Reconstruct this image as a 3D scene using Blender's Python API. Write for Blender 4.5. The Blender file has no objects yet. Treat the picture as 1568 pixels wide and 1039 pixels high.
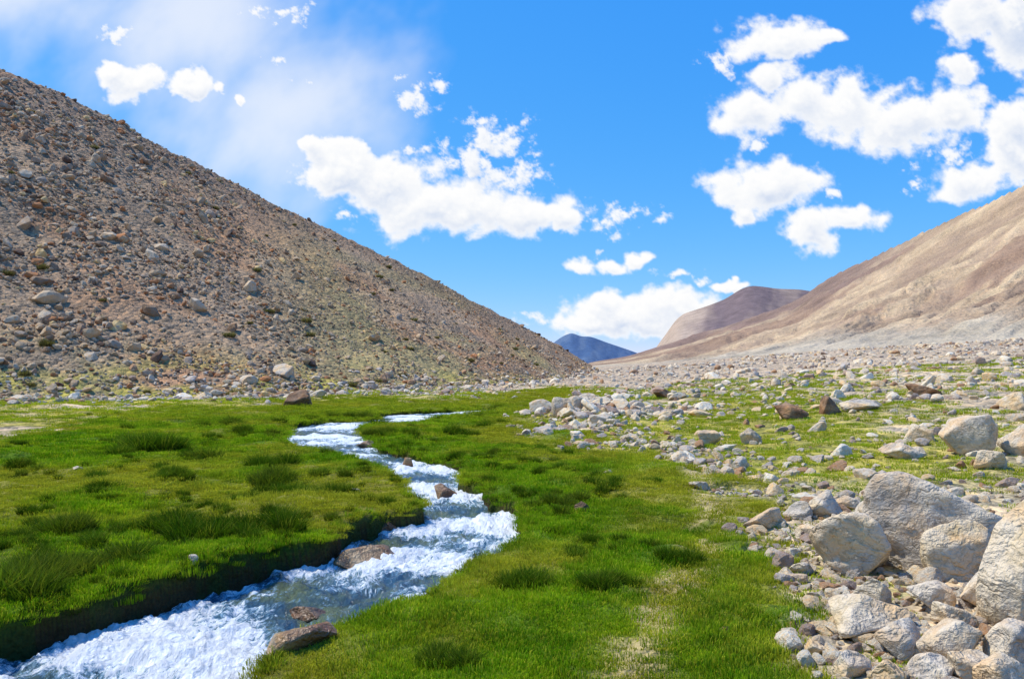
import bpy, bmesh, math, time
import numpy as np
from mathutils import Vector, noise as mnoise
T0=time.time()
rng=np.random.default_rng(7)
F=1207.0; U0=784.0; V0=560.0; H=2.4
scene=bpy.context.scene

# ---------------------------------------------------------------- noise
_tabs={}
def vnoise(x,y,seed=0):
    if seed not in _tabs: _tabs[seed]=np.random.default_rng(seed+100).random((256,256))
    T=_tabs[seed]
    xi=np.floor(x).astype(np.int64); yi=np.floor(y).astype(np.int64)
    fx=x-xi; fy=y-yi
    fx=fx*fx*(3-2*fx); fy=fy*fy*(3-2*fy)
    x0=xi&255; x1=(xi+1)&255; y0=yi&255; y1=(yi+1)&255
    a=T[x0,y0]*(1-fx)+T[x1,y0]*fx
    b=T[x0,y1]*(1-fx)+T[x1,y1]*fx
    return a*(1-fy)+b*fy
def fbm(x,y,o=4,seed=0,g=0.5):
    s=0.0;a=1.0;n=0.0
    ca,sa=0.8,0.6
    for i in range(o):
        s=s+a*vnoise(x*2**i+17.3*i,y*2**i-9.1*i,seed+i); n+=a; a*=g
        x,y=x*ca-y*sa,x*sa+y*ca
    return s/n
def sstep(a,b,x):
    k=np.clip((x-a)/(b-a),0,1); return k*k*(3-2*k)
def gp(u,v,z=0.0):
    y=(H-z)*F/(v-V0); return ((u-U0)/F*y, y)

def poly_sd(px,py,poly):
    P=np.array(poly); Q=np.roll(P,-1,axis=0)
    best=np.full(px.shape,1e18); ins=np.zeros(px.shape,bool)
    for (ax,ay),(bx,by) in zip(P,Q):
        ex,ey=bx-ax,by-ay
        L=ex*ex+ey*ey+1e-12
        k=np.clip(((px-ax)*ex+(py-ay)*ey)/L,0,1)
        d=(px-ax-k*ex)**2+(py-ay-k*ey)**2
        np.minimum(best,d,out=best)
        c=((ay>py)!=(by>py))
        xx=ax+(py-ay)/(by-ay+(1e-12 if by==ay else 0))*ex
        ins^=(c&(px<xx))
    d=np.sqrt(best)
    return np.where(ins,-d,d)
def line_d(px,py,L):
    best=np.full(px.shape,1e18)
    for (ax,ay),(bx,by) in zip(L[:-1],L[1:]):
        ex,ey=bx-ax,by-ay
        k=np.clip(((px-ax)*ex+(py-ay)*ey)/(ex*ex+ey*ey),0,1)
        np.minimum(best,(px-ax-k*ex)**2+(py-ay-k*ey)**2,out=best)
    return np.sqrt(best)

# ---------------------------------------------------------------- layout tables
uu=np.arange(-1400,2800,4.0)
def table(pts,sm):
    p=np.array(pts,float)
    t=np.interp(uu,p[:,0],p[:,1])
    n=max(1,int(sm/4)); k=np.hanning(2*n+3); k/=k.sum()
    tp=np.pad(t,n+1,mode='edge')
    return np.convolve(tp,k,mode='valid')[:len(uu)]
LS=table([(-1400,-590),(-400,-100),(0,104),(90,143),(180,185),(300,249),(400,301),(520,360),(650,421),(700,448),(800,499),(850,524),(890,550),(932,577),(945,588),(1000,640),(2800,2500)],14)
LR=table([(-1400,80),(0,110),(250,122),(500,140),(700,155),(860,165),(932,170),(2800,175)],120)
LB=table([(-1400,30),(-600,38),(0,50),(400,57),(600,66),(700,74),(800,92),(860,112),(932,161),(2800,161)],60)
RS=table([(-1400,640),(860,575),(890,560),(905,554),(960,545),(1050,517),(1130,493),(1200,468),(1225,455),(1260,431),(1300,409),(1350,386),(1400,362),(1450,337),(1500,316),(1568,283),(1800,170),(2800,-200)],14)
RR=table([(-1400,900),(905,900),(1200,680),(1568,420),(2400,260),(2800,240)],120)
RB=table([(-1400,320),(920,310),(1000,250),(1200,200),(1568,150),(2400,100),(2800,90)],120)
FS=table([(-1400,700),(980,575),(1005,530),(1012,521),(1022,508),(1032,492),(1045,480),(1085,467),(1110,457),(1135,441),(1150,436),(1170,438),(1190,441),(1225,442),(1300,455),(1500,500),(2800,600)],8)
MS=table([(-1400,700),(700,575),(800,552),(840,530),(858,515),(875,507),(890,514),(903,513),(930,523),(965,535),(990,545),(1100,565),(2800,700)],8)

ty=np.array([0,8,10,20,50,100,150,250,600,12000.]); 
tk=np.array([-2.0,-0.2,0.08,0.18,0.4,0.65,2.0])
tz=np.array([
 [0,0,0,0,0.2,0.6,0.8,1.0,1.5,3],
 [0,0,0,0,0.1,0.3,0.4,0.6,1.5,3],
 [0,0,0,0,0.0,0.2,0.5,1.2,2.2,4],
 [0,0,0,0.03,0.15,0.8,1.6,3.0,4,5],
 [0,0.03,0.05,0.3,1.0,2.8,5.0,8,9,10],
 [0,0.1,0.15,0.6,1.7,4.6,7.6,10,12,14],
 [0,0.3,0.5,1.4,4.0,9,12,16,18,20]])
tg=np.linspace(-2,2,201); lg=np.linspace(math.log(2),math.log(12000),240)
A=np.array([np.interp(np.exp(lg),ty,r) for r in tz])
FT=np.array([np.interp(tg,tk,A[:,j]) for j in range(len(lg))]).T
for _ in range(12):
    FT[1:-1]=(FT[:-2]+FT[2:]+2*FT[1:-1])/4; FT[:,1:-1]=(FT[:,:-2]+FT[:,2:]+2*FT[:,1:-1])/4
def floor_z(t,y):
    a=np.clip((t+2)/4*200,0,199.999); b=np.clip((np.log(y)-lg[0])/(lg[-1]-lg[0])*239,0,238.999)
    ai=a.astype(int); bi=b.astype(int); fa=a-ai; fb=b-bi
    return (FT[ai,bi]*(1-fa)*(1-fb)+FT[ai+1,bi]*fa*(1-fb)+FT[ai,bi+1]*(1-fa)*fb+FT[ai+1,bi+1]*fa*fb)

def depth(y): return np.interp(y,[5,12,20,28],[0.40,0.36,0.2,0.12])
def dv(v): return float(np.interp(v,[640,680,800,1039],[0.12,0.15,0.36,0.40]))
Lpx=[(-900,1420),(-350,1130),(0,1012),(110,980),(215,944),(330,908),(415,884),(505,862),(525,838),(585,818),(636,806),(632,785),(612,752),(590,736),(530,713),(480,697),(436,682),(440,664),(450,654),(500,648),(560,646),(598,636),(690,631),(770,627)]
Rpx=[(-450,1900),(120,1220),(372,1050),(412,1005),(458,974),(512,956),(578,928),(660,903),(700,871),(760,838),(799,815),(800,772),(757,757),(742,742),(702,731),(706,713),(650,696),(590,684),(563,672),(556,655),(585,650),(650,645),(700,635),(775,630)]
Lw=[gp(u,v,-dv(v)) for u,v in Lpx]; Rw=[gp(u,v,0) for u,v in Rpx]
def dens(P,n=5):
    P=np.array(P); out=[]
    for i in range(len(P)-1):
        p0=P[max(i-1,0)];p1=P[i];p2=P[i+1];p3=P[min(i+2,len(P)-1)]
        for k in range(n):
            s=k/n
            out.append(0.5*((2*p1)+(-p0+p2)*s+(2*p0-5*p1+4*p2-p3)*s*s+(-p0+3*p1-3*p2+p3)*s**3))
    out.append(P[-1]); return np.array(out)
Ld=dens(Lw,3); Rd=dens(Rw,3)
STREAM=list(map(tuple,Ld))+list(map(tuple,Rd[::-1]))
CEN=np.array([( (a[0]+b[0])/2,(a[1]+b[1])/2) for a,b in zip(Lw,Rw)])
Mpx=[(1330,2200),(1262,1100),(1245,1039),(1225,960),(1215,900),(1205,850),(1190,800),(1150,768),(1090,740),(1010,704),(930,682),(860,669),(780,656),(800,640),(850,622),(885,610),(905,600),(860,595),(800,603),(760,614),(650,618),(540,610),(480,612),(440,625),(380,627),(250,629),(150,641),(60,665),(0,674),(-300,690),(-1000,760),(-2600,1000),(-3500,2200)]
MEADOW=[gp(u,v) for u,v in Mpx]
PATH=dens([gp(*p) for p in [(1040,705),(1085,760),(1080,830),(1055,880),(990,960),(940,1080)]],4)

def terrain(x,y,full=True):
    sh=x.shape; x=x.ravel(); y=y.ravel()
    t=x/y; u=U0+F*t
    fl=floor_z(t,y)
    I=lambda T:np.interp(u,uu,T)
    yb,yr=I(LB),I(LR); zr=H+yr*(V0-I(LS))/F
    n1=fbm(x/14,y/14,4,3)-0.5
    yb2=yb+ (fbm(x/9,y/9,3,11)-0.5)*6*sstep(1.0,0.6,(yb-50)/110)
    s=(y-yb2)/np.maximum(yr-yb2,5)
    sc=np.clip(s,0,1)
    zl=np.where(s<1, fl+(zr-fl)*sc**1.18, zr-0.55*(y-yr))
    zl=zl+np.clip(s*5,0,1)*np.clip(zr/8,0,1)*(n1*1.8*(1-0.6*sstep(.7,1,sc)) + (fbm(x/2.2,y/2.2,4,21)-0.5)*0.9)
    zl=np.where(s>0,zl,-50)
    # right hill
    yb,yr=I(RB),I(RR); zr=H+yr*(V0-I(RS))/F
    s2=(y-yb)/(yr-yb); sc2=np.clip(s2,0,1)
    zrr=np.where(s2<1, fl+(zr-fl)*(0.35*sc2+0.65*sc2**1.5), zr-0.4*(y-yr))
    rn=fbm(x/45+y/160,y/120-x/200,5,31)-0.5
    across=(sc2-u/700)*7
    wv=fbm(u/90,sc2*5,3,37)*1.2
    rid=np.abs(fbm(across*1.3+wv,u/420,5,35)-0.5)
    rid2=np.abs(fbm(across*3.6+wv*2,u/200,4,36)-0.5)
    zrr=zrr+np.clip(s2*4,0,1)*np.clip((zr-fl)/30,0,1)*(1-0.8*sstep(.8,1.0,sc2))*(rn*5+np.minimum(rid,.25)*18-2.4+np.minimum(rid2,.2)*9-1.0+(fbm(x/9,y/9,4,33)-.5)*2.4)
    zrr=zrr+np.clip(s2*4,0,1)*(fbm(x/6,y/6,3,34)-.5)*1.5*np.clip((zr-fl)/30,0,1)
    zrr=np.where(s2>0,zrr,-50)
    def far(S,y0,y1,amp,seed):
        zr=H+y1*(V0-I(S))/F
        q=(y-y0)/(y1-y0)
        z=np.where(q<1,fl+(zr-fl)*np.clip(q,0,1)**1.1,zr-0.4*(y-y1))
        return np.where(q>0, z-np.clip(1-q,0,1)*amp*(fbm(u/45,y/400,4,seed))*np.clip((zr-fl)/30,0,1), -50)
    zf=far(FS,950,1500,34,41); zm=far(MS,2600,4000,120,45)
    sd=np.full(x.shape,50.0); md=np.full(x.shape,50.0)
    near=y<110
    xn,yn=x[near],y[near]
    wob=(fbm(xn/0.5,yn/0.5,3,51)-.5)*0.28+(fbm(xn/1.6,yn/1.6,2,53)-.5)*0.30
    sd[near]=poly_sd(xn,yn,STREAM)+wob*np.clip(yn/14,0.5,1)
    md[near]=poly_sd(xn,yn,MEADOW)
    ew=np.where((x>1)&(y<32),.085,.05)
    grass=sstep(0.5,-0.5,md/np.maximum(y*ew,0.25)+(fbm(x/1.1,y/1.1,4,61)-.5)*3.8)
    grass=np.where(near,grass,0)
    # hummocks
    hm=(fbm(x/1.9,y/1.9,3,71)-.5)*0.36*np.clip(y/9,.6,1.3)+(fbm(x/.5,y/.5,3,73)-.5)*0.14
    gr=(fbm(x/1.1,y/1.1,4,75)-.5)*0.22+(fbm(x/6,y/6,3,77)-.5)*0.7*np.clip((y-14)/30,0,1)
    fl2=fl+hm*grass*np.clip(sd*1.6+.2,0.16,1)+gr*(1-grass)
    lside=(x<np.interp(y,CEN[:,1],CEN[:,0]))&(y<16)
    fl2=fl2+np.where(lside,.06*np.exp(-(np.clip(sd,0,9)/1.0)**2)*sstep(16,11,y),0)
    ux=U0+F*t
    mnd=np.exp(-((ux-905)/75)**2-((y-36)/6.0)**2)*0.55
    fl2=fl2+mnd*(1-grass*0.8)
    d=depth(y)
    lip=-0.07*np.exp(-np.clip(sd,0,9)/0.13)*np.clip(d/.3,.3,1)
    c=sstep(0.03,-0.07,sd)
    fl2=np.where(sd<3,(fl2+lip)*(1-c)+c*(-d-0.28),fl2)
    Z=np.stack([fl2,zl,zrr,zf,zm])
    k=np.argmax(Z,axis=0); z=np.max(Z,axis=0)
    R=lambda a:a.reshape(sh)
    if not full: return R(z),R(sd),R(grass),R(k),R(s),R(md)
    return R(z),R(sd),R(grass),R(k),R(s),R(md),R(sc2),R(u),R(rid),R(rid2)

def pathness(x,y):
    p=line_d(x,y,PATH)
    return np.exp(-(p/.26)**2)*sstep(.22,.5,fbm(x/.5,y/.5,3,153))
def dryness(x,y,md):
    d=sstep(.47,.68,fbm(x/2.6,y/2.6,4,151)+.05)*.8
    d=np.maximum(d, np.clip(pathness(x,y)*1.4,0,1))
    d=np.maximum(d, sstep(-.22*y*.6-.3,0.2,md)*sstep(.3,.55,fbm(x/.9,y/.9,3,155))*(x>-1)*.75)
    d=np.maximum(d, sstep(24,44,y)*.45)
    return np.clip(d,0,1)

def lerp(a,b,f): return a*(1-f[...,None])+b*f[...,None]
def C(*a): return np.array(a,float)

# ---------------------------------------------------------------- materials
def newmat(name):
    m=bpy.data.materials.new(name); m.use_nodes=True
    nt=m.node_tree; nt.nodes.clear(); return m,nt
class NB:
    def __init__(s,nt): s.nt=nt
    def n(s,typ,**kw):
        nd=s.nt.nodes.new(typ)
        for k,v in kw.items(): setattr(nd,k,v)
        return nd
    def put(s,sock,v):
        if isinstance(v,bpy.types.NodeSocket): s.nt.links.new(v,sock)
        elif v is not None: sock.default_value=v
    def m(s,op,a,b=None,c=None,clamp=False):
        nd=s.n('ShaderNodeMath',operation=op,use_clamp=clamp)
        s.put(nd.inputs[0],a); s.put(nd.inputs[1],b) 
        if c is not None: s.put(nd.inputs[2],c)
        return nd.outputs[0]
    def vm(s,op,a,b=None,scale=None):
        nd=s.n('ShaderNodeVectorMath',operation=op)
        s.put(nd.inputs[0],a)
        if b is not None: s.put(nd.inputs[1],b)
        if scale is not None: s.put(nd.inputs['Scale'],scale)
        return nd.outputs[1] if op in('LENGTH','DISTANCE') else nd.outputs[0]
    def mix(s,f,a,b,blend='MIX'):
        nd=s.n('ShaderNodeMix',data_type='RGBA',blend_type=blend)
        s.put(nd.inputs[0],f); s.put(nd.inputs[6],a); s.put(nd.inputs[7],b); return nd.outputs[2]
    def noise(s,vec,scale,detail=4,rough=.5,out=0,dist=0):
        nd=s.n('ShaderNodeTexNoise'); s.put(nd.inputs['Vector'],vec)
        nd.inputs['Scale'].default_value=scale; nd.inputs['Detail'].default_value=detail; nd.inputs['Roughness'].default_value=rough
        nd.inputs['Distortion'].default_value=dist
        return nd.outputs[out]
    def vor(s,vec,scale,out='Color',feature='F1'):
        nd=s.n('ShaderNodeTexVoronoi',feature=feature); s.put(nd.inputs['Vector'],vec); nd.inputs['Scale'].default_value=scale
        return nd.outputs[out]
    def mr(s,v,a,b,c=0.,d=1.,smooth=True):
        nd=s.n('ShaderNodeMapRange',interpolation_type='SMOOTHSTEP' if smooth else 'LINEAR')
        s.put(nd.inputs[0],v); 
        for i,q in enumerate((a,b,c,d)): nd.inputs[1+i].default_value=q
        return nd.outputs[0]
    def attr(s,name,out='Fac',typ='GEOMETRY'):
        nd=s.n('ShaderNodeAttribute'); nd.attribute_type=typ; nd.attribute_name=name; return nd.outputs[out]
    def bump(s,h,st,dist=0.1,normal=None):
        nd=s.n('ShaderNodeBump'); s.put(nd.inputs['Height'],h); s.put(nd.inputs['Strength'],st); nd.inputs['Distance'].default_value=dist
        if normal is not None: s.put(nd.inputs['Normal'],normal)
        return nd.outputs[0]
    def bsdf(s,col,rough,normal=None,spec=.3):
        nd=s.n('ShaderNodeBsdfPrincipled'); s.put(nd.inputs['Base Color'],col); s.put(nd.inputs['Roughness'],rough)
        nd.inputs['Specular IOR Level'].default_value=spec
        if normal is not None: s.put(nd.inputs['Normal'],normal)
        return nd
    def out(s,sh,typ='ShaderNodeOutputMaterial'):
        o=s.n(typ); s.nt.links.new(sh,o.inputs['Surface'])
    def sep(s,v):
        nd=s.n('ShaderNodeSeparateXYZ'); s.put(nd.inputs[0],v); return nd.outputs

m_ter,nt=newmat('terrain_ground'); b=NB(nt)
pos=b.n('ShaderNodeNewGeometry').outputs['Position']
rocky=b.attr('rocky'); tint=b.attr('tint','Color'); fars=b.attr('fars')
vA=b.n('ShaderNodeTexVoronoi'); vA.inputs['Scale'].default_value=9; b.put(vA.inputs['Vector'],pos)
vB=b.n('ShaderNodeTexVoronoi'); vB.inputs['Scale'].default_value=2.1; b.put(vB.inputs['Vector'],pos)
v1=b.sep(vA.outputs['Color'])[0]; v2=b.sep(vB.outputs['Color'])[1]; v3=vA.outputs['Distance']; v4=vB.outputs['Distance']
n1=b.noise(pos,0.05,8,.62); n2=b.noise(pos,1.3,4,.65); n3=b.noise(pos,22,1,.6)
br=b.m('MULTIPLY',b.m('ADD',b.m('MULTIPLY',b.m('SUBTRACT',v1,.5),.6),b.m('MULTIPLY',b.m('SUBTRACT',v2,.5),.7)),rocky)
br=b.m('ADD',br,b.m('MULTIPLY',b.m('SUBTRACT',n1,.5),1.2))
br=b.m('ADD',br,b.m('MULTIPLY',b.m('SUBTRACT',n2,.5),1.1))
br=b.m('ADD',br,b.m('MULTIPLY',b.m('SUBTRACT',n3,.5),.8))
br=b.m('MAXIMUM',b.m('ADD',br,1.0),.25)
col=b.vm('SCALE',tint,scale=br)
warm=b.mix(b.m('MULTIPLY',b.m('MULTIPLY',v2,rocky),.6),col,b.vm('MULTIPLY',col,(1.15,.9,.66)))
hgt=b.m('ADD',b.m('ADD',b.m('MULTIPLY',v3,-.06),b.m('MULTIPLY',b.m('MULTIPLY',v4,rocky),-.26)),b.m('ADD',b.m('MULTIPLY',n3,.04),b.m('MULTIPLY',n2,.3)))
hgt=b.m('ADD',hgt,b.m('MULTIPLY',b.m('MULTIPLY',n1,fars),10.0))
b.out(b.bsdf(warm,.95,b.bump(hgt,.8,1.0),.1).outputs[0])

def rockmat(name,stops,spec=.2,rough=.85,scale=1.0,objrand=True,stain=.55):
    m,nt=newmat(name); b=NB(nt)
    tc=b.n('ShaderNodeTexCoord').outputs['Object']; oi=b.n('ShaderNodeObjectInfo')
    pos=b.vm('ADD',tc,b.vm('SCALE',oi.outputs['Location'],scale=3.1))
    r=b.n('ShaderNodeValToRGB'); r.color_ramp.interpolation='LINEAR' if not objrand else 'CONSTANT'
    els=r.color_ramp.elements
    while len(els)<len(stops): els.new(0.5)
    for e,(p,c) in zip(els,stops): e.position=p; e.color=(*c,1)
    q=objrand
    nA=b.noise(pos,1.6*scale,3 if q else 6,.62); nB=b.noise(pos,9*scale,2 if q else 4,.7)
    b.put(r.inputs[0],oi.outputs['Random'] if objrand else b.mr(nA,.3,.7))
    f=b.m('ADD',.36,b.m('ADD',b.m('MULTIPLY',nA,.85),b.m('MULTIPLY',nB,.55)))
    c=b.vm('SCALE',r.outputs[0],scale=f)
    st=b.mr(b.noise(b.vm('ADD',pos,(5,3,1)),1.3*scale,2 if q else 4,.7),.46,.62)
    c=b.mix(b.m('MULTIPLY',st,stain),c,b.vm('MULTIPLY',c,(1.12,.80,.46)))
    h=b.m('ADD',b.m('MULTIPLY',nA,.4),b.m('MULTIPLY',nB,.14))
    if not objrand:
        sc2=b.vm('ADD',pos,b.vm('SCALE',b.noise(pos,2,4,.6,1),scale=.9))
        dk=b.mr(b.noise(sc2,5,5,.75),.54,.66)
        c=b.mix(b.m('MULTIPLY',dk,.6),c,b.vm('MULTIPLY',c,(.42,.38,.30)))
        ms=b.n('ShaderNodeTexNoise'); b.put(ms.inputs['Vector'],b.vm('MULTIPLY',sc2,(1,1,3.5))); ms.inputs['Scale'].default_value=1.6; ms.inputs['Detail'].default_value=5
        rg=b.m('ABSOLUTE',b.m('SUBTRACT',ms.outputs[0],.5))
        c=b.mix(b.m('MULTIPLY',b.mr(rg,.03,0.,0.,1.),.45),c,b.vm('SCALE',c,scale=.4))
        h=b.m('ADD',h,b.m('MULTIPLY',rg,.6))
        h=b.m('ADD',h,b.m('MULTIPLY',b.noise(pos,45,3,.6),.04))
    b.out(b.bsdf(c,rough,b.bump(h,.8,.35/scale),spec).outputs[0]); return m
m_rock=rockmat('loose_stone',[(0,(.54,.46,.35)),(.22,(.62,.53,.39)),(.4,(.42,.37,.32)),(.55,(.60,.46,.28)),(.68,(.34,.26,.21)),(.78,(.66,.60,.48)),(.92,(.38,.23,.13))],scale=2.2)
m_scree=rockmat('scree_stone',[(0,(.38,.28,.175)),(.2,(.48,.36,.23)),(.38,(.25,.17,.11)),(.52,(.50,.40,.28)),(.66,(.40,.185,.08)),(.76,(.34,.27,.20)),(.88,(.58,.41,.19)),(.95,(.13,.08,.055))],scale=1.2)
m_bould=rockmat('granite_boulder',[(0,(.46,.41,.35)),(.55,(.60,.51,.39)),(1,(.62,.48,.29))],objrand=False)
m_boult=rockmat('tan_boulder',[(0,(.62,.46,.25)),(.5,(.62,.51,.36)),(1,(.54,.46,.36))],objrand=False)
m_bouldk=rockmat('dark_boulder',[(0,(.15,.09,.055)),(.5,(.23,.145,.09)),(1,(.37,.24,.14))],objrand=False)
m_wet=rockmat('wet_brown_rock',[(0,(.13,.055,.02)),(.5,(.23,.125,.05)),(1,(.38,.27,.15))],spec=.6,rough=.3,objrand=False)

def grassmat(name,g1,g2,dry,dryamt=0.5,dark=.45,inst=False):
    m,nt=newmat(name); b=NB(nt)
    pos=b.n('ShaderNodeNewGeometry').outputs['Position']; oi=b.n('ShaderNodeObjectInfo')
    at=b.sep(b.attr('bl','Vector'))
    n=b.noise(pos,.8,3,.6)
    c=b.mix(b.mr(n,.36,.64),(*g1,1),(*g2,1))
    dn=b.attr('dry','Fac','INSTANCER') if inst else b.mr(b.noise(b.vm('ADD',pos,(31,7,0)),.28,4,.65),.46,.66)
    c=b.mix(b.m('MULTIPLY',dn,dryamt),c,(*dry,1))
    c=b.mix(b.m('MULTIPLY',b.m('GREATER_THAN',at[1],.86),.6),c,(*dry,1))
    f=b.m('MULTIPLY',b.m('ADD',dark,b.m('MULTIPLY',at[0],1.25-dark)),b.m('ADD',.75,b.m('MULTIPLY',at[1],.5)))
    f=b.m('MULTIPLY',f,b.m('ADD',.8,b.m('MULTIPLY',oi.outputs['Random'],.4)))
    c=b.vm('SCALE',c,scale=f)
    p=b.n('ShaderNodeBsdfDiffuse'); b.put(p.inputs[0],c)
    tr=b.n('ShaderNodeBsdfTranslucent'); b.put(tr.inputs[0],b.vm('MULTIPLY',c,(1.25,1.35,.5)))
    mx=b.n('ShaderNodeMixShader'); mx.inputs[0].default_value=.35
    nt.links.new(p.outputs[0],mx.inputs[1]); nt.links.new(tr.outputs[0],mx.inputs[2]); b.out(mx.outputs[0]); return m
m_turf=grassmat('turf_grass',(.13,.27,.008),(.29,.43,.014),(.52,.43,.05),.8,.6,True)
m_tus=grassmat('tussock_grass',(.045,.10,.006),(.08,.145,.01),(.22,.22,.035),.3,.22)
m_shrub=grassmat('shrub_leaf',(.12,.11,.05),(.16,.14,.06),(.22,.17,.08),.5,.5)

m_wat,nt=newmat('rushing_water'); b=NB(nt)
fl=b.attr('flow','Vector'); fo=b.attr('foam')
fs=b.vm('MULTIPLY',fl,(0.62,1.0,1.0))
wv=b.noise(fs,2.6,3,.5,1)
fw=b.vm('ADD',fs,b.vm('SCALE',wv,scale=.45))
a1=b.noise(fw,4.2,7,.7); a2=b.noise(fw,20,5,.75); a3=b.vor(fw,14,'Distance')
ff=b.m('ADD',b.m('ADD',a1,b.m('MULTIPLY',b.m('SUBTRACT',a2,.5),1.0)),b.m('MULTIPLY',b.m('SUBTRACT',fo,.5),.55))
foam=b.mr(ff,.42,.57)
deep=b.mix(b.mr(b.noise(fl,1.3,4,.6),.4,.62),(.035,.10,.17,1),(.13,.17,.09,1))
deep=b.mix(b.mr(ff,.30,.48),deep,(.22,.38,.50,1))
c=b.mix(foam,deep,(.86,.90,.93,1))
ro=b.mr(foam,0,1,.10,.8,False)
h=b.m('ADD',b.m('MULTIPLY',a1,.35),b.m('ADD',b.m('MULTIPLY',a2,.22),b.m('MULTIPLY',a3,.06)))
b.out(b.bsdf(c,ro,b.bump(h,.9,.35),.5).outputs[0])

# ---------------------------------------------------------------- terrain mesh
tt=np.concatenate([np.linspace(-1.9,-0.74,70)[:-1],np.linspace(-0.74,0.74,960),np.linspace(0.74,1.9,70)[1:]])
yy=np.concatenate([np.geomspace(2.3,5.2,25)[:-1],np.geomspace(5.2,45,480)[:-1],np.geomspace(45,260,300)[:-1],np.geomspace(260,9000,230)])
NX,NY=len(tt),len(yy)
X=tt[None,:]*yy[:,None]; Y=np.repeat(yy[:,None],NX,axis=1)
Z,SD,G,K,S,MD,SC2,UU,RID,RID2=terrain(X,Y)
print('terrain',NX*NY,time.time()-T0)
big=fbm(X/25,Y/25,4,81); med=fbm(X/5,Y/5,4,83)
grav=lerp(C(.44,.375,.29),C(.55,.455,.31),med)
grav=lerp(grav,C(.43,.36,.275),sstep(60,120,Y))
yg=C(.29,.28,.05)
sparse=sstep(.33,.54,fbm(X/3.0,Y/3.0,4,87)+.10)*sstep(11,17,Y)*sstep(75,40,Y)*sstep(4.0,0,MD/np.maximum(Y*.1,.5)*1.0-2.5)
left=(UU<480)
sparse=np.where(left, sstep(.35,.6,fbm(X/3.,Y/3.,4,88)+.1)*sstep(75,50,Y), sparse)
near_s=sstep(.5,.62,fbm(X/.8,Y/.8,3,89))*sstep(3,0,MD)*sstep(20,14,Y)
sp=np.clip(np.maximum(sparse*.9,near_s*.7),0,1)
floorc=lerp(grav,yg,sp)
DRY=dryness(X.ravel(),Y.ravel(),MD.ravel()).reshape(X.shape)
PTH=pathness(X.ravel(),Y.ravel()).reshape(X.shape)
gcol=lerp(C(.085,.15,.008),C(.24,.21,.04),DRY); gcol=lerp(gcol,C(.40,.32,.15),np.clip(PTH*1.3,0,1))
floorc=lerp(floorc,gcol,G)
soil_shade=sstep(.06,-.01,SD)*(SD<3); floorc=lerp(floorc,lerp(C(.045,.03,.015),C(.035,.045,.012),sstep(.45,.6,fbm(X/.3,Y/.3,3,86))),soil_shade)  # dark bank soil, also painting the shade of an unmodelled undercut
lh=lerp(C(.41,.30,.19),C(.31,.235,.16),sstep(.35,.65,big)); lh=lerp(lh,C(.33,.195,.11),sstep(.52,.68,fbm(X/12,Y/12,4,93))*.7)
lh=lerp(lh,C(.31,.275,.13),sstep(350,560,UU)*sstep(.4,.6,fbm(X/14,Y/30,4,95))*.75)
lh=lerp(lh,C(.26,.185,.13),sstep(.65,1,S)*.7)
lh=lerp(lh,C(.32,.31,.065),sstep(.20,.0,S)*sstep(.36,.56,med)*.9)
acr=(SC2-UU/700)
st=fbm(acr*14,UU/300,6,97,.6)
rh=lerp(C(.56,.43,.275),C(.42,.31,.205),sstep(.40,.56,st)); 
n99=fbm(acr*9+3,UU/230,6,99,.6)
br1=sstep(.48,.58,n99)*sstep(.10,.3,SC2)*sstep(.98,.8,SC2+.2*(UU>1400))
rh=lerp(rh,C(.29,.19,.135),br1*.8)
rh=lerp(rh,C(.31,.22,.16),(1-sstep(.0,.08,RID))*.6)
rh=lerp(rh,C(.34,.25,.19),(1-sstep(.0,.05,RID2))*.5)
rh=lerp(rh,C(.21,.145,.125),sstep(.55,.82,SC2+(fbm(UU/50,SC2*8,4,98)-.5)*.4)*sstep(1480,1270,UU)*.85)
rh=lerp(rh,C(.50,.45,.35),sstep(.20,.04,SC2+(fbm(UU/60,SC2*20,3,96)-.5)*.12)*.8)
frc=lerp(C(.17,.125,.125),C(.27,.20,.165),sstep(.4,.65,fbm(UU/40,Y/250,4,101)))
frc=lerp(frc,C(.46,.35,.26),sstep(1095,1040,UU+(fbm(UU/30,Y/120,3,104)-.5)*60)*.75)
mc=lerp(C(.06,.11,.21),C(.09,.14,.23),sstep(.4,.6,fbm(UU/12,Y/300,3,103)))  # far mountain: blue atmospheric haze painted into its colour
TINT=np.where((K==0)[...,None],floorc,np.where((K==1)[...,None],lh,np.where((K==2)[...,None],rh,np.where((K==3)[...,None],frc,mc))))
ROCKY=np.where(K==0,(1-G)*(1-soil_shade),np.where(K==1,1.,np.where(K==2,.5,.0)))
FARS=np.where((K==2),1.,np.where(K>2,.5,0))

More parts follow.
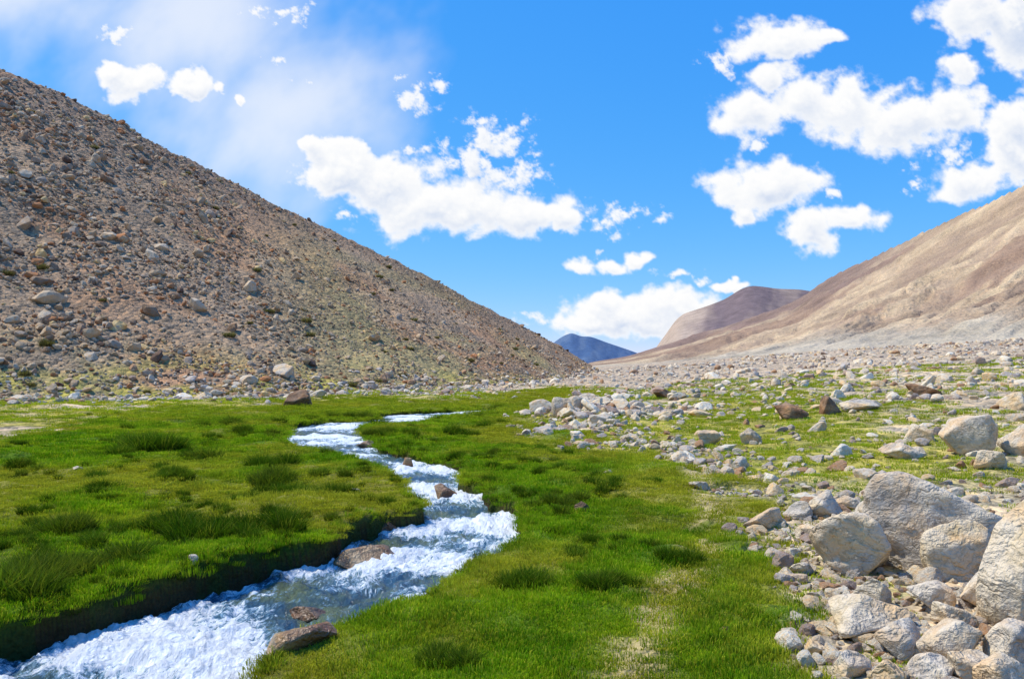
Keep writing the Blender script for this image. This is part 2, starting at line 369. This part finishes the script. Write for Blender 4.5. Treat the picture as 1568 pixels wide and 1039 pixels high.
def gridmesh(name,X,Y,Z,mask=None):
    ny,nx=X.shape
    idx=np.arange(nx*ny).reshape(ny,nx)
    q=np.stack([idx[:-1,:-1],idx[:-1,1:],idx[1:,1:],idx[1:,:-1]],-1)
    if mask is not None:
        mk=mask[:-1,:-1]|mask[:-1,1:]|mask[1:,1:]|mask[1:,:-1]; q=q[mk]
    q=q.reshape(-1,4)
    co=np.stack([X,Y,Z],-1).reshape(-1,3)
    used=None
    if mask is not None:
        used=np.unique(q); rm=np.full(nx*ny,-1); rm[used]=np.arange(len(used)); q=rm[q]; co=co[used]
    me=bpy.data.meshes.new(name)
    me.vertices.add(len(co)); me.vertices.foreach_set('co',co.astype(np.float32).ravel())
    me.loops.add(len(q)*4); me.loops.foreach_set('vertex_index',q.astype(np.int32).ravel())
    me.polygons.add(len(q)); me.polygons.foreach_set('loop_start',(np.arange(len(q))*4).astype(np.int32))
    me.polygons.foreach_set('use_smooth',np.ones(len(q),bool))
    me.update(calc_edges=True)
    ob=bpy.data.objects.new(name,me); scene.collection.objects.link(ob)
    return ob,used
def fattr(me,name,arr,typ='FLOAT'):
    a=me.attributes.new(name,typ,'POINT')
    key={'FLOAT':'value','FLOAT_VECTOR':'vector','FLOAT_COLOR':'color','INT':'value'}[typ]
    a.data.foreach_set(key,np.ascontiguousarray(arr,dtype=np.int32 if typ=='INT' else np.float32).ravel())
ter,_=gridmesh('valley_terrain',X,Y,Z)
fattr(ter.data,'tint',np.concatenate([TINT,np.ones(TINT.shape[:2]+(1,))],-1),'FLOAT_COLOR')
fattr(ter.data,'rocky',ROCKY); fattr(ter.data,'fars',FARS)
ter.data.materials.append(m_ter)
print('terrain mesh',time.time()-T0)

# ---------------------------------------------------------------- stream
ws=(yy>2.3)&(yy<46); wt=(tt>-1.4)&(tt<0.15)
XW=X[np.ix_(ws,wt)];YW=Y[np.ix_(ws,wt)];SW=SD[np.ix_(ws,wt)]
mask=SW<0.12
xs,ys=XW.ravel(),YW.ravel()
best=np.full(xs.shape,1e18); sp_=np.zeros(xs.shape); dp=np.zeros(xs.shape); acc=0
for (ax,ay),(bx,by) in zip(CEN[:-1],CEN[1:]):
    ex,ey=bx-ax,by-ay; L=math.hypot(ex,ey)
    k=np.clip(((xs-ax)*ex+(ys-ay)*ey)/(L*L),0,1)
    dx=xs-ax-k*ex; dy=ys-ay-k*ey; d2=dx*dx+dy*dy
    up=d2<best; best=np.where(up,d2,best); sp_=np.where(up,acc+k*L,sp_)
    dp=np.where(up,(dx*ey-dy*ex)/L,dp); acc+=L
FSx=sp_.reshape(XW.shape); FD=dp.reshape(XW.shape)
f1=fbm(FSx*1.1+3,FD*2.2,3,111); f2=fbm(XW*7,YW*7,4,113,.62)
step=fbm(FSx*.8,FSx*0+FD*.5,2,115)
amp=np.interp(YW,[6,14,25,40],[1,1,.6,.35])
ZW=-depth(YW)+amp*((f1-.5)*.24+(f2-.5)*.17+(step-.5)*.12)
foamv=np.clip(.5+(step-.5)*1.8+(f1-.5)*1.2+.12*sstep(9.5,7,YW),0,1)
wat,used=gridmesh('stream_water',XW,YW,ZW,mask)
fattr(wat.data,'flow',np.stack([FSx,FD,FSx*0],-1).reshape(-1,3)[used],'FLOAT_VECTOR')
fattr(wat.data,'foam',foamv.ravel()[used]); wat.data.materials.append(m_wat)

# ---------------------------------------------------------------- scatter helper
def scatter(name,pos,rot,scl,idx,variants,dry=None):
    col=bpy.data.collections.new(name+'_parts')
    for v in variants: col.objects.link(v)
    me=bpy.data.meshes.new(name); me.vertices.add(len(pos)); me.vertices.foreach_set('co',pos.astype(np.float32).ravel())
    fattr(me,'rot',rot,'FLOAT_VECTOR'); fattr(me,'scl',scl,'FLOAT_VECTOR'); fattr(me,'idx',idx,'INT')
    if dry is not None: fattr(me,'dry',dry)
    ob=bpy.data.objects.new(name,me); scene.collection.objects.link(ob)
    g=bpy.data.node_groups.new(name,'GeometryNodeTree')
    g.interface.new_socket('Geometry',in_out='INPUT',socket_type='NodeSocketGeometry')
    g.interface.new_socket('Geometry',in_out='OUTPUT',socket_type='NodeSocketGeometry')
    N=g.nodes.new; L=g.links.new
    gi=N('NodeGroupInput'); go=N('NodeGroupOutput'); iop=N('GeometryNodeInstanceOnPoints'); ci=N('GeometryNodeCollectionInfo')
    ci.inputs['Collection'].default_value=col; ci.inputs['Separate Children'].default_value=True; ci.inputs['Reset Children'].default_value=True
    def na(nm,t):
        n=N('GeometryNodeInputNamedAttribute'); n.data_type=t; n.inputs['Name'].default_value=nm; return n.outputs['Attribute']
    e=N('FunctionNodeEulerToRotation'); L(na('rot','FLOAT_VECTOR'),e.inputs[0])
    L(gi.outputs[0],iop.inputs['Points']); L(ci.outputs[0],iop.inputs['Instance']); iop.inputs['Pick Instance'].default_value=True
    L(na('idx','INT'),iop.inputs['Instance Index']); L(e.outputs[0],iop.inputs['Rotation']); L(na('scl','FLOAT_VECTOR'),iop.inputs['Scale'])
    L(iop.outputs[0],go.inputs[0])
    md=ob.modifiers.new('scatter','NODES'); md.node_group=g
    return ob

def blades(name,n,rad,hmin,hmax,wid,lean,mat,seed,pw=.5):
    r=np.random.default_rng(seed)
    a=r.random(n)*2*np.pi; rr=rad*r.random(n)**pw
    bx,by=np.cos(a)*rr,np.sin(a)*rr
    h=r.uniform(hmin,hmax,n)*(1-.4*(rr/rad)**2); th=r.random(n)*2*np.pi
    la=a+r.normal(0,.7,n); ln=h*lean*(r.random(n)*.8+.2)*(0.4+rr/rad)
    w=wid*r.uniform(.6,1.2,n)
    V=[];rows=[(0,1),(.55,.75)]
    for f,wf in rows:
        cx=bx+np.cos(la)*ln*f**2; cy=by+np.sin(la)*ln*f**2; cz=h*f-.02*(f==0)
        for sg in(-1,1): V.append(np.stack([cx+sg*np.cos(th)*w*wf/2,cy+sg*np.sin(th)*w*wf/2,cz],-1))
    V.append(np.stack([bx+np.cos(la)*ln,by+np.sin(la)*ln,h],-1))
    V=np.stack(V,1).reshape(-1,3)
    base=np.arange(n)*5; fc=[]
    for q in base: fc+= [(q,q+1,q+3,q+2),(q+2,q+3,q+4)]
    me=bpy.data.meshes.new(name); me.from_pydata(V.tolist(),[],[tuple(map(int,f)) for f in fc])
    hf=np.tile([0,0,.55,.55,1.],n); rd=np.repeat(r.random(n),5)
    fattr(me,'bl',np.stack([hf,rd,rd*0],-1),'FLOAT_VECTOR'); me.materials.append(mat)
    return bpy.data.objects.new(name,me)

def rockmesh(name,seed,sub,dims,mat,npl=14,nz=.05,flat=True,lo=.55,hi=.95):
    r=np.random.default_rng(seed); bm=bmesh.new(); bmesh.ops.create_icosphere(bm,subdivisions=sub,radius=1)
    D=np.array([v.co[:] for v in bm.verts]); D/=np.linalg.norm(D,axis=1)[:,None]
    n=r.normal(size=(npl,3)); n/=np.linalg.norm(n,axis=1)[:,None]; hh=r.uniform(lo,hi,npl)
    dn=D@n.T
    Q=np.where(dn>.05,hh/np.maximum(dn,.05),9)
    if flat: R=Q.min(1)
    else: R=(Q**-18).sum(1)**(-1/18)      # soft minimum: weathered, rounded edges
    R=np.minimum(R,1.3)
    P=D*R[:,None]
    if nz>0:
        off=Vector(r.uniform(-50,50,3))
        k=np.array([mnoise.fractal(Vector(p)*1.8+off,1.0,2.0,5 if sub>3 else 2) for p in P])
        P=P*(1+nz*k)[:,None]
    P=P*np.array(dims)
    for v,p in zip(bm.verts,P): v.co=p
    me=bpy.data.meshes.new(name); bm.to_mesh(me); bm.free()
    if not flat: me.polygons.foreach_set('use_smooth',np.ones(len(me.polygons),bool))
    me.materials.append(mat)
    return bpy.data.objects.new(name,me)

def sample_y(n,y0,y1,p):
    g=np.linspace(y0,y1,4000); c=np.cumsum(g**(1-p)); c/=c[-1]
    return np.interp(rng.random(n),c,g)

# turf
turf=[blades(f'turf_{i}',220,.26,.02,.058,.008,.8,m_turf,200+i) for i in range(5)]
n=35000; y=sample_y(n,4.2,85,1.3); t=rng.uniform(-.80,.52,n); x=t*y
z,sd,g,k,s,md=terrain(x,y,False)
keep=(k==0)&(sd>.0)&(rng.random(n)<np.where(g>.25,g,0))&(rng.random(n)>pathness(x,y)*.85)
x,y,z,sd,md=x[keep],y[keep],z[keep],sd[keep],md[keep]; n=len(x)
sc=np.clip(y/11,1,99)**.68*rng.uniform(.8,1.25,n)
dr=dryness(x,y,md)
hz=np.clip(y/11,1,99)**.35*rng.uniform(.7,1.3,n)*(.45+1.3*fbm(x/.9,y/.9,3,121))*(1-.4*dr)
edge=np.exp(-np.abs(sd)/.12); sc=sc*(1-.45*edge)
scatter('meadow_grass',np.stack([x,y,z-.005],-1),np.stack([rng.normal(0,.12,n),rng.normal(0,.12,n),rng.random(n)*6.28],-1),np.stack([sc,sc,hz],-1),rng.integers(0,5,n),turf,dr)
print('turf',n,time.time()-T0)
# sparse dry grass among gravel
tufts=[blades(f'tuft_{i}',60,.13,.03,.07,.009,.9,m_turf,300+i) for i in range(3)]
n=21000; y=sample_y(n,4.5,75,1.35); t=rng.uniform(-.75,.9,n); x=t*y
z,sd,g,k,s,md=terrain(x,y,False)
spv=fbm(x/3,y/3,4,87)+.1*(y>13)
keep=(k==0)&(sd>.05)&(g<.4)&((rng.random(n)<sstep(.40,.56,spv)*.9)|((md<.9)&(md>-2)&(rng.random(n)<.5)))&((md<6)|(y>14))
x,y,z=x[keep],y[keep],z[keep]; n=len(x); sc=np.clip(y/10,1,99)**.6*rng.uniform(.7,1.4,n)
scatter('sparse_grass',np.stack([x,y,z-.005],-1),np.stack([np.zeros(n),np.zeros(n),rng.random(n)*6.28],-1),np.stack([sc,sc,sc*.8],-1),rng.integers(0,3,n),tufts,np.clip(rng.normal(.45,.25,n),0,1))
# tussocks
tus=[blades(f'tussock_{i}',320,.19,.16,.34,.011,1.0,m_tus,400+i,.6) for i in range(4)]
P=[]
def cl(u,v,w,n,hs=1.):
    cx,cy=gp(u,v+12); ww=w/F*cy
    for _ in range(n): P.append((cx+rng.normal(0,ww*.32),cy+rng.normal(0,ww*.25),rng.uniform(.8,1.3)*hs))
for u,v,w,nn,h in [(245,683,55,14,1.5),(105,795,65,11,1.0),(100,862,95,14,1.0),(30,895,90,14,1.2),(350,800,110,18,1.1),(260,795,60,9,1.),(190,855,40,5,.9),(400,700,60,7,1),(300,690,40,6,1),(180,690,40,6,.9),(150,715,40,5,.8),(500,740,50,7,.9),(440,755,40,6,.8),(430,725,60,8,1),(270,725,45,6,.8),(20,700,30,4,.8),(140,745,40,5,.7),
   (795,885,50,11,.7),(1045,852,45,9,.6),(920,893,70,9,.55),(690,1000,60,8,.55),(960,830,50,5,.5),(860,760,40,5,.6),(930,740,60,6,.6),(870,840,60,4,.5),(1000,740,40,4,.5),(760,705,40,4,.6),(350,1034,30,4,.6),
   (560,640,60,8,.9),(575,654,30,6,1),(620,656,40,5,.7),(530,628,60,7,.8),(700,655,50,6,.8),(740,645,50,6,.8),(470,638,60,6,.8),(350,640,70,6,.8),(380,655,60,5,.8),(800,680,60,6,.6),(780,640,50,5,.7)]:
    cl(u,v,w,nn,h)
for _ in range(520):
    u=rng.uniform(-200,950); v=636+rng.random()**1.5*280; cx,cy=gp(u,v)
    if fbm(np.array([cx/3.]),np.array([cy/3.]),2,161)[0]>.46:
        for j in range(rng.integers(1,4)): P.append((cx+rng.normal(0,.2),cy+rng.normal(0,.15),rng.uniform(.25,.75)))
P=np.array(P); x,y=P[:,0],P[:,1]; z,sd,g,k,s,md=terrain(x,y,False); keep=(sd>.05)&(g>.5)&(k==0)
x,y,z,h=x[keep],y[keep],z[keep],P[keep,2]; n=len(x)
q=np.clip(y/12,1,9)**.4*h
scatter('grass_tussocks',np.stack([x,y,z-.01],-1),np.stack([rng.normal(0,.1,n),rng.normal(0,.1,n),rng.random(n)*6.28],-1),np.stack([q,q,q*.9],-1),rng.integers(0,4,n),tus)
# bank fringe
xs_,ys_=[],[]
for Lx in (Ld,Rd):
    for a,c2 in zip(Lx[:-1],Lx[1:]):
        Ls=np.hypot(*(c2-a)); m=int(Ls*40)
        for _ in range(m):
            p=a+(c2-a)*rng.random()+rng.normal(0,.13,2); xs_.append(p[0]); ys_.append(p[1])
x=np.array(xs_);y=np.array(ys_); ok=y>3; x,y=x[ok],y[ok]; z,sd,g,k,s,md=terrain(x,y,False); keep=(sd>.0)&(sd<.14)&(y>4)&(y<46); x,y,z=x[keep],y[keep],z[keep]; n=len(x)
fr=[blades(f'fringe_{i}',50,.09,.04,.11,.008,1.7,m_turf if i<2 else m_tus,450+i,.6) for i in range(3)]
q=rng.uniform(.5,1.2,n)*np.clip(y/12,1,9)**.3
scatter('bank_grass',np.stack([x,y,z],-1),np.stack([rng.normal(0,.45,n),rng.normal(0,.45,n),rng.random(n)*6.28],-1),np.stack([q,q,q],-1),rng.integers(0,3,n),fr,np.clip(rng.normal(.2,.2,n),0,1))

# rocks
rv=[rockmesh(f'stone_{i}',500+i,3,(1,rng.uniform(.65,.95),rng.uniform(.45,.75)),m_rock,npl=11) for i in range(8)]
sv=[rockmesh(f'scree_{i}',520+i,2,(1,rng.uniform(.6,.95),rng.uniform(.45,.8)),m_scree,npl=10) for i in range(8)]
def rrot(n,f=1.): return np.stack([rng.normal(0,.35*f,n),rng.normal(0,.35*f,n),rng.random(n)*6.28],-1)
n=64000; y=sample_y(n,4.5,190,1.45); t=rng.uniform(-.05,1.0,n); x=t*y
z,sd,g,k,s,md=terrain(x,y,False)
clus=fbm(x/2.5,y/2.5,3,131)
u=U0+F*t
mound=np.exp(-((u-900)/95)**2-((y-37)/8.)**2)
strip=np.exp(-(md/(.10*y))**2)*(y<30)
pr=np.clip(.28*sstep(.38,.62,clus)+.07+mound*1.2+strip*.7+.75*(y<11.5),0,1)*np.where((y>14)&(y<34)&(mound<.3)&(strip<.3),.30,1)
keep=(k==0)&(sd>.3)&(rng.random(n)>g*1.15)&(g<.9)&(rng.random(n)<pr)
x,y,z,mound=x[keep],y[keep],z[keep],mound[keep]; n=len(x)
r=.042*np.clip(y/9,.8,99)**.52*np.exp(rng.normal(0,.62,n))*(1+.9*mound); r=np.minimum(np.clip(r,.015,.6),.03+.0135*y)
scatter('gravel_bank_stones',np.stack([x,y,z+r*.2],-1),rrot(n),np.stack([r,r,r],-1),rng.integers(0,8,n),rv)
print('stones',n,time.time()-T0)
n=3600; u=rng.uniform(-500,940,n); yb=np.interp(u,uu,LB); y=yb+rng.normal(0,4,n)*yb/60; x=(u-U0)/F*y
z,sd,g,k,s,md=terrain(x,y,False); keep=(g<.3); x,y,z=x[keep],y[keep],z[keep]; n=len(x)
r=np.clip(.11*(y/60)**.5*np.exp(rng.normal(0,.55,n)),.05,.6)
n2=420; y2=sample_y(n2,16,110,1.3); t2=rng.uniform(.08,.85,n2); x2=t2*y2; z2,sd,g,k,s,md=terrain(x2,y2,False); keep=(g<.2)&(k==0); x2,y2,z2=x2[keep],y2[keep],z2[keep]
r2=np.clip(.15*(y2/25)**.5*np.exp(rng.normal(0,.4,len(x2))),.08,.7)
x=np.r_[x,x2];y=np.r_[y,y2];z=np.r_[z,z2];r=np.r_[r,r2];n=len(x)
scatter('valley_floor_rocks',np.stack([x,y,z+r*.25],-1),rrot(n),np.stack([r,r,r],-1),rng.integers(0,8,n),
        [rockmesh(f'block_{i}',540+i,3,(1,rng.uniform(.65,.95),rng.uniform(.55,.85)),m_rock,npl=10) for i in range(8)])
# scree on left hill
n=56000; u=rng.uniform(-450,925,n); yb=np.interp(u,uu,LB); yr=np.interp(u,uu,LR); q=rng.random(n)**1.15; y=yb+(yr-yb)*q; x=(u-U0)/F*y
z,sd,g,k,s,md=terrain(x,y,False)
c=fbm(x/7,y/7,4,141); keep=(k==1)&(rng.random(n)<sstep(.35,.65,c)*.75+.2); x,y,z,u,q=x[keep],y[keep],z[keep],u[keep],q[keep]; n=len(x)
r=np.clip(.09*(y/70)**.45*np.exp(rng.normal(0,.65,n))*np.interp(u,[0,300,500,900],[1.45,1.15,.8,.6]),.04,1.3)
scatter('hillside_scree',np.stack([x,y,z+r*.2],-1),rrot(n,1.3),np.stack([r,r,r],-1),rng.integers(0,8,n),sv)
# shrubs on hill
sh=[blades(f'shrub_{i}',220,.45,.25,.6,.05,.9,m_shrub,600+i) for i in range(3)]
n=60; u=rng.uniform(-200,850,n); yb=np.interp(u,uu,LB); yr=np.interp(u,uu,LR); y=yb+(yr-yb)*rng.random(n)**1.3*.9; x=(u-U0)/F*y
z,sd,g,k,s,md=terrain(x,y,False); q=rng.uniform(.5,1.3,n)
scatter('hillside_shrubs',np.stack([x,y,z],-1),np.stack([np.zeros(n),np.zeros(n),rng.random(n)*6.28],-1),np.stack([q,q,q],-1),rng.integers(0,3,n),sh)

# individual boulders
yscan=np.geomspace(4,180,700)
def place(name,u0,u1,vt,vb,mat,dr,seed,gz=None,npl=12,rz=0,sub=5,lo=.5,hi=.85):
    t=((u0+u1)/2-U0)/F
    if gz is None:
        zt=terrain(t*yscan,yscan,False)[0]
        ray=H-yscan*(vb-V0)/F
        i=int(np.argmax(ray<=zt)); y=yscan[i]; z0=zt[i]
    else:
        z0=gz; y=(H-z0)*F/(vb-V0)
    x=t*y
    w=(u1-u0)/F*y/2; h=(vb-vt)/F*y
    d=w*dr
    ob=rockmesh(name,seed,sub,(1,1,1),mat,npl=npl,nz=.07,flat=False,lo=lo,hi=hi)
    P=np.array([v.co[:] for v in ob.data.vertices]); 
    c,s_=math.cos(rz),math.sin(rz); P[:,:2]=P[:,:2]@np.array([[c,s_],[-s_,c]])
    mn,mx=P.min(0),P.max(0)
    P=(P-(mn+mx)/2)/((mx-mn)/2)
    P*=np.array([w*1.05,d,h*.62]); P[:,2]+=h*.62-h*.24
    ob.data.vertices.foreach_set('co',P.astype(np.float32).ravel()); ob.data.update()
    ob.location=(x,y+d*.8,z0); scene.collection.objects.link(ob); return ob
place('boulder',1352,1566,728,882,m_bould,.85,11,npl=16,lo=.6,hi=.9)
place('boulder',1262,1378,784,884,m_bould,.9,12)
place('boulder',1425,1535,800,892,m_boult,.45,63)
place('boulder',1528,1660,765,965,m_boult,.9,13,npl=16,lo=.6,hi=.9)
place('boulder',1290,1415,924,980,m_boult,.7,14)
place('boulder',1308,1372,888,934,m_boult,.8,15)
place('boulder',1352,1432,958,1015,m_bould,.8,16)
place('boulder',1418,1520,955,1022,m_boult,.8,17)
place('boulder',1400,1470,895,940,m_boult,.8,18)
place('boulder',1462,1530,1005,1050,m_boult,.8,19)
for i,(a,c_,d_,e_,m_) in enumerate([(1485,1560,880,935,m_bould),(1440,1500,925,962,m_boult),(1528,1610,955,1030,m_bould),(1285,1345,1002,1040,m_bould),(1400,1470,1008,1050,m_bould),(1238,1275,985,1006,m_boult),(1520,1600,1015,1075,m_boult),(1340,1400,1018,1060,m_boult),(1215,1250,862,880,m_bould),(1225,1262,805,828,m_boult),(1205,1240,882,896,m_bould),(1285,1330,760,782,m_bould),(1560,1640,640,700,m_bould)]):
    place('boulder',a,c_,d_,e_,m_,.8,80+i)
place('boulder',1143,1207,780,812,m_bould,.7,20)
place('boulder',1206,1248,770,797,m_bould,.8,21)
place('boulder',1246,1300,752,795,m_bould,.8,22)
place('boulder',1455,1530,634,698,m_boult,.8,23)
place('boulder',1362,1420,680,704,m_bould,.8,24)
place('boulder',1392,1440,650,676,m_bould,.8,25)
place('boulder',1190,1238,617,642,m_bouldk,.8,26)
place('boulder',1260,1292,606,634,m_bouldk,.8,27)
place('boulder',1292,1350,612,630,m_bould,.8,28)
place('boulder',1400,1445,588,606,m_bouldk,.8,29)
place('boulder',1070,1105,660,682,m_bould,.8,30)
place('boulder',1135,1170,655,680,m_bould,.8,31)
place('boulder',1540,1580,600,628,m_boult,.8,32)
place('boulder',1500,1560,690,720,m_boult,.8,38)
place('boulder',845,876,608,638,m_bould,.8,33)
place('boulder',1000,1030,596,610,m_bouldk,.8,34)
place('boulder',425,472,597,624,m_bouldk,.9,35)
place('boulder',408,446,557,578,m_bould,.7,36)
place('boulder',362,392,576,590,m_bould,.7,37)
place('boulder',470,500,596,608,m_bould,.7,39)
place('stream_rock',385,505,966,1040,m_wet,.8,51,gz=-.24)
place('stream_rock',512,600,842,876,m_wet,.9,73,gz=-.48)
place('stream_rock',664,700,742,764,m_wet,.8,53,gz=-.32)
place('stream_rock',545,572,674,686,m_wet,.8,54,gz=-.15)
place('stream_rock',578,606,796,812,m_wet,.8,55,gz=-.3)
place('stream_rock',615,632,700,716,m_wet,.7,57,gz=-.2)
place('stream_rock',440,500,932,952,m_wet,.6,64,gz=-.46)
place('meadow_stone',880,902,768,784,m_bouldk,.5,56,sub=4)  # low brown lump added to stand for a bare earth hollow
place('meadow_stone',287,302,850,865,m_bould,.8,58,sub=4)
place('meadow_stone',1100,1118,960,976,m_bouldk,.8,59,sub=4)
place('meadow_stone',922,938,720,728,m_boult,.8,60,sub=4)
place('meadow_stone',110,125,714,720,m_boult,.8,61,sub=4)
place('meadow_stone',536,552,748,757,m_boult,.8,62,sub=4)
print('rocks done',time.time()-T0)

# ---------------------------------------------------------------- clouds: flat self-glowing sheet far behind the mountains, cloud shading painted in
CU=np.arange(-500,2080,1.6); CV=np.arange(-170,556,1.6)
cu,cv=np.meshgrid(CU,CV)
px,py=cu/100,cv/100
E1=[(520,262,84,60),(590,282,115,68),(650,312,130,54),(710,326,120,42),(805,330,100,38),(872,338,28,24),(480,226,26,20),
 (167,115,32,26),(208,130,58,38),(290,133,52,29),(326,135,20,20),(370,150,14,9),
 (1190,60,95,40),(1270,60,36,15),(1180,118,54,30),(1160,168,84,52),(1225,145,76,38),(1295,168,94,62),(1375,182,118,58),(1465,172,66,50),
 (1180,285,108,56),(1140,325,22,28),(1240,352,56,38),(1302,330,64,28),
 (1500,25,95,60),(1560,40,90,90),(1545,190,62,66),(1568,235,82,58),(1490,272,78,38),(1475,108,40,24),(1640,150,100,140),(1780,300,160,60),(1900,120,140,70),
 (898,407,27,16),(942,410,29,13),(976,403,23,15),
 (960,484,142,42),(1030,472,86,38),(900,492,86,24),(930,458,40,22),(1125,433,42,9),(-250,60,120,50),(-350,200,90,30)]
E2=[(630,148,44,30),(662,122,24,26),(752,212,66,38),(770,272,80,50),(715,245,74,44),(640,225,30,14),(950,337,44,28),(1003,343,15,12),(430,18,60,22),(445,130,30,14),(425,92,24,14),(170,48,30,18),(1165,215,24,14),(1400,275,24,18),(1450,230,28,16),(930,388,16,9),(820,490,60,12),(1040,422,46,9),(1110,90,40,20),(525,333,24,8),(1355,328,18,9),(1275,295,16,9)]
wx=(fbm(px*1.3,py*1.3,3,201)-.5)*.28+(fbm(px*4,py*4,4,203)-.5)*.24
wy=(fbm(px*1.3,py*1.3,3,205)-.5)*.24+(fbm(px*4,py*4,4,207)-.5)*.24
def field(E):
    cur=np.full(cu.shape,-9.)
    for u,v,ru,rv in E:
        cur=np.maximum(cur,1-np.sqrt(((px+wx-u/100)*100/ru)**2+((py+wy-v/100)*100/rv)**2))
    return cur
nz=fbm(px*3.0,py*3.6,8,211,.6)-.5
F1=field(E1); T1=F1+nz*1.15; D1=sstep(.0,.46,T1)
nz2=fbm(px*5,py*6,7,221,.66)-.5
F2=field(E2); T2=F2+nz2*3.0; D2=sstep(.1,1.0,T2)*.95*(F2>-.6)
FV=np.maximum.reduce([1-np.sqrt(((cu-a)/c)**2+((cv-b_)/d)**2) for a,b_,c,d in [(40,-20,400,170),(300,40,360,240),(440,160,230,210)]])
V1=sstep(-.1,1.1,FV+(fbm(px*.9+py*.3,py*.9,5,231)-.5)*1.0)*.72
D=np.maximum(np.maximum(D1,D2),V1)
D=D*sstep(2070,1900,cu)*sstep(-495,-350,cu)*sstep(-168,-90,cv)
T=np.maximum(T1,T2*.6)
sh=np.zeros_like(T)
Tb=np.clip(T,0,1.2)
for k_ in (5,11,18): sh+=np.clip(np.roll(np.roll(Tb,k_,axis=0),k_//2,axis=1)-Tb*.70,0,1)
shade=np.clip(sh*.6,0,1)*sstep(.2,.7,T)
topr=sstep(1380,1560,cu)*sstep(140,20,cv)*sstep(.3,1,T)
shade=np.clip(shade+.7*topr*sstep(.3,.6,nz+.5),0,1)
YD=8500.0
XX=(cu-U0)/F*YD; ZZ=H+(V0-cv)/F*YD
m_cl,nt=newmat('cloud_emission_sheet'); b=NB(nt)
da=b.attr('dens'); sa_=b.attr('shade')
em=b.n('ShaderNodeEmission'); b.put(em.inputs[0],b.mix(sa_,(1.0,1.0,1.0,1),(.62,.71,.88,1))); em.inputs[1].default_value=1.0
tr=b.n('ShaderNodeBsdfTransparent'); mx=b.n('ShaderNodeMixShader'); b.put(mx.inputs[0],da)
nt.links.new(tr.outputs[0],mx.inputs[1]); nt.links.new(em.outputs[0],mx.inputs[2]); b.out(mx.outputs[0])
try: m_cl.cycles.emission_sampling='NONE'
except Exception as e: print(e)
cl_ob,used=gridmesh('clouds',XX,np.full_like(XX,YD),ZZ,D>.004)
fattr(cl_ob.data,'dens',D.ravel()[used]); fattr(cl_ob.data,'shade',shade.ravel()[used]); cl_ob.data.materials.append(m_cl)
print('clouds',len(used),time.time()-T0)

# ---------------------------------------------------------------- light
EL=math.radians(58)
Sd=Vector((-.80,.20,0)).normalized()*math.cos(EL)+Vector((0,0,math.sin(EL)))
sun=bpy.data.lights.new('sun','SUN'); sun.energy=5.0; sun.angle=math.radians(.5); sun.color=(1,.94,.81)
so=bpy.data.objects.new('sun',sun); so.rotation_euler=Sd.to_track_quat('Z','Y').to_euler(); so.location=(0,0,50); scene.collection.objects.link(so)
w=bpy.data.worlds.new('World'); scene.world=w; w.use_nodes=True; nt=w.node_tree; nt.nodes.clear(); b=NB(nt)
sky=b.n('ShaderNodeTexSky',sky_type='NISHITA'); sky.sun_disc=False; sky.sun_elevation=EL; sky.sun_rotation=math.atan2(Sd.x,Sd.y)%(2*math.pi)
sky.altitude=3800; sky.air_density=1.0; sky.dust_density=.4; sky.ozone_density=2.
sr=b.n('ShaderNodeSeparateColor'); b.put(sr.inputs[0],sky.outputs[0])
cc=b.n('ShaderNodeCombineColor')
for i,(g_,a_) in enumerate([(1.35,.42),(.56,1.75),(.13,5.5)]):
    b.put(cc.inputs[i],b.m('MULTIPLY',b.m('POWER',sr.outputs[i],g_),a_))
bg=b.n('ShaderNodeBackground'); b.put(bg.inputs[0],cc.outputs[0]); bg.inputs[1].default_value=.15
b.out(bg.outputs[0],'ShaderNodeOutputWorld')

cam=bpy.data.cameras.new('camera'); co=bpy.data.objects.new('camera',cam); scene.collection.objects.link(co)
co.location=(0,0,H); co.rotation_euler=(math.radians(90),0,0); cam.sensor_width=36; cam.lens=36*F/1568; cam.shift_y=(V0-519.5)/1568; cam.clip_end=30000; cam.clip_start=.05
scene.camera=co
scene.view_settings.view_transform='Standard'; scene.view_settings.look='None'; scene.view_settings.exposure=0
print('done',time.time()-T0)
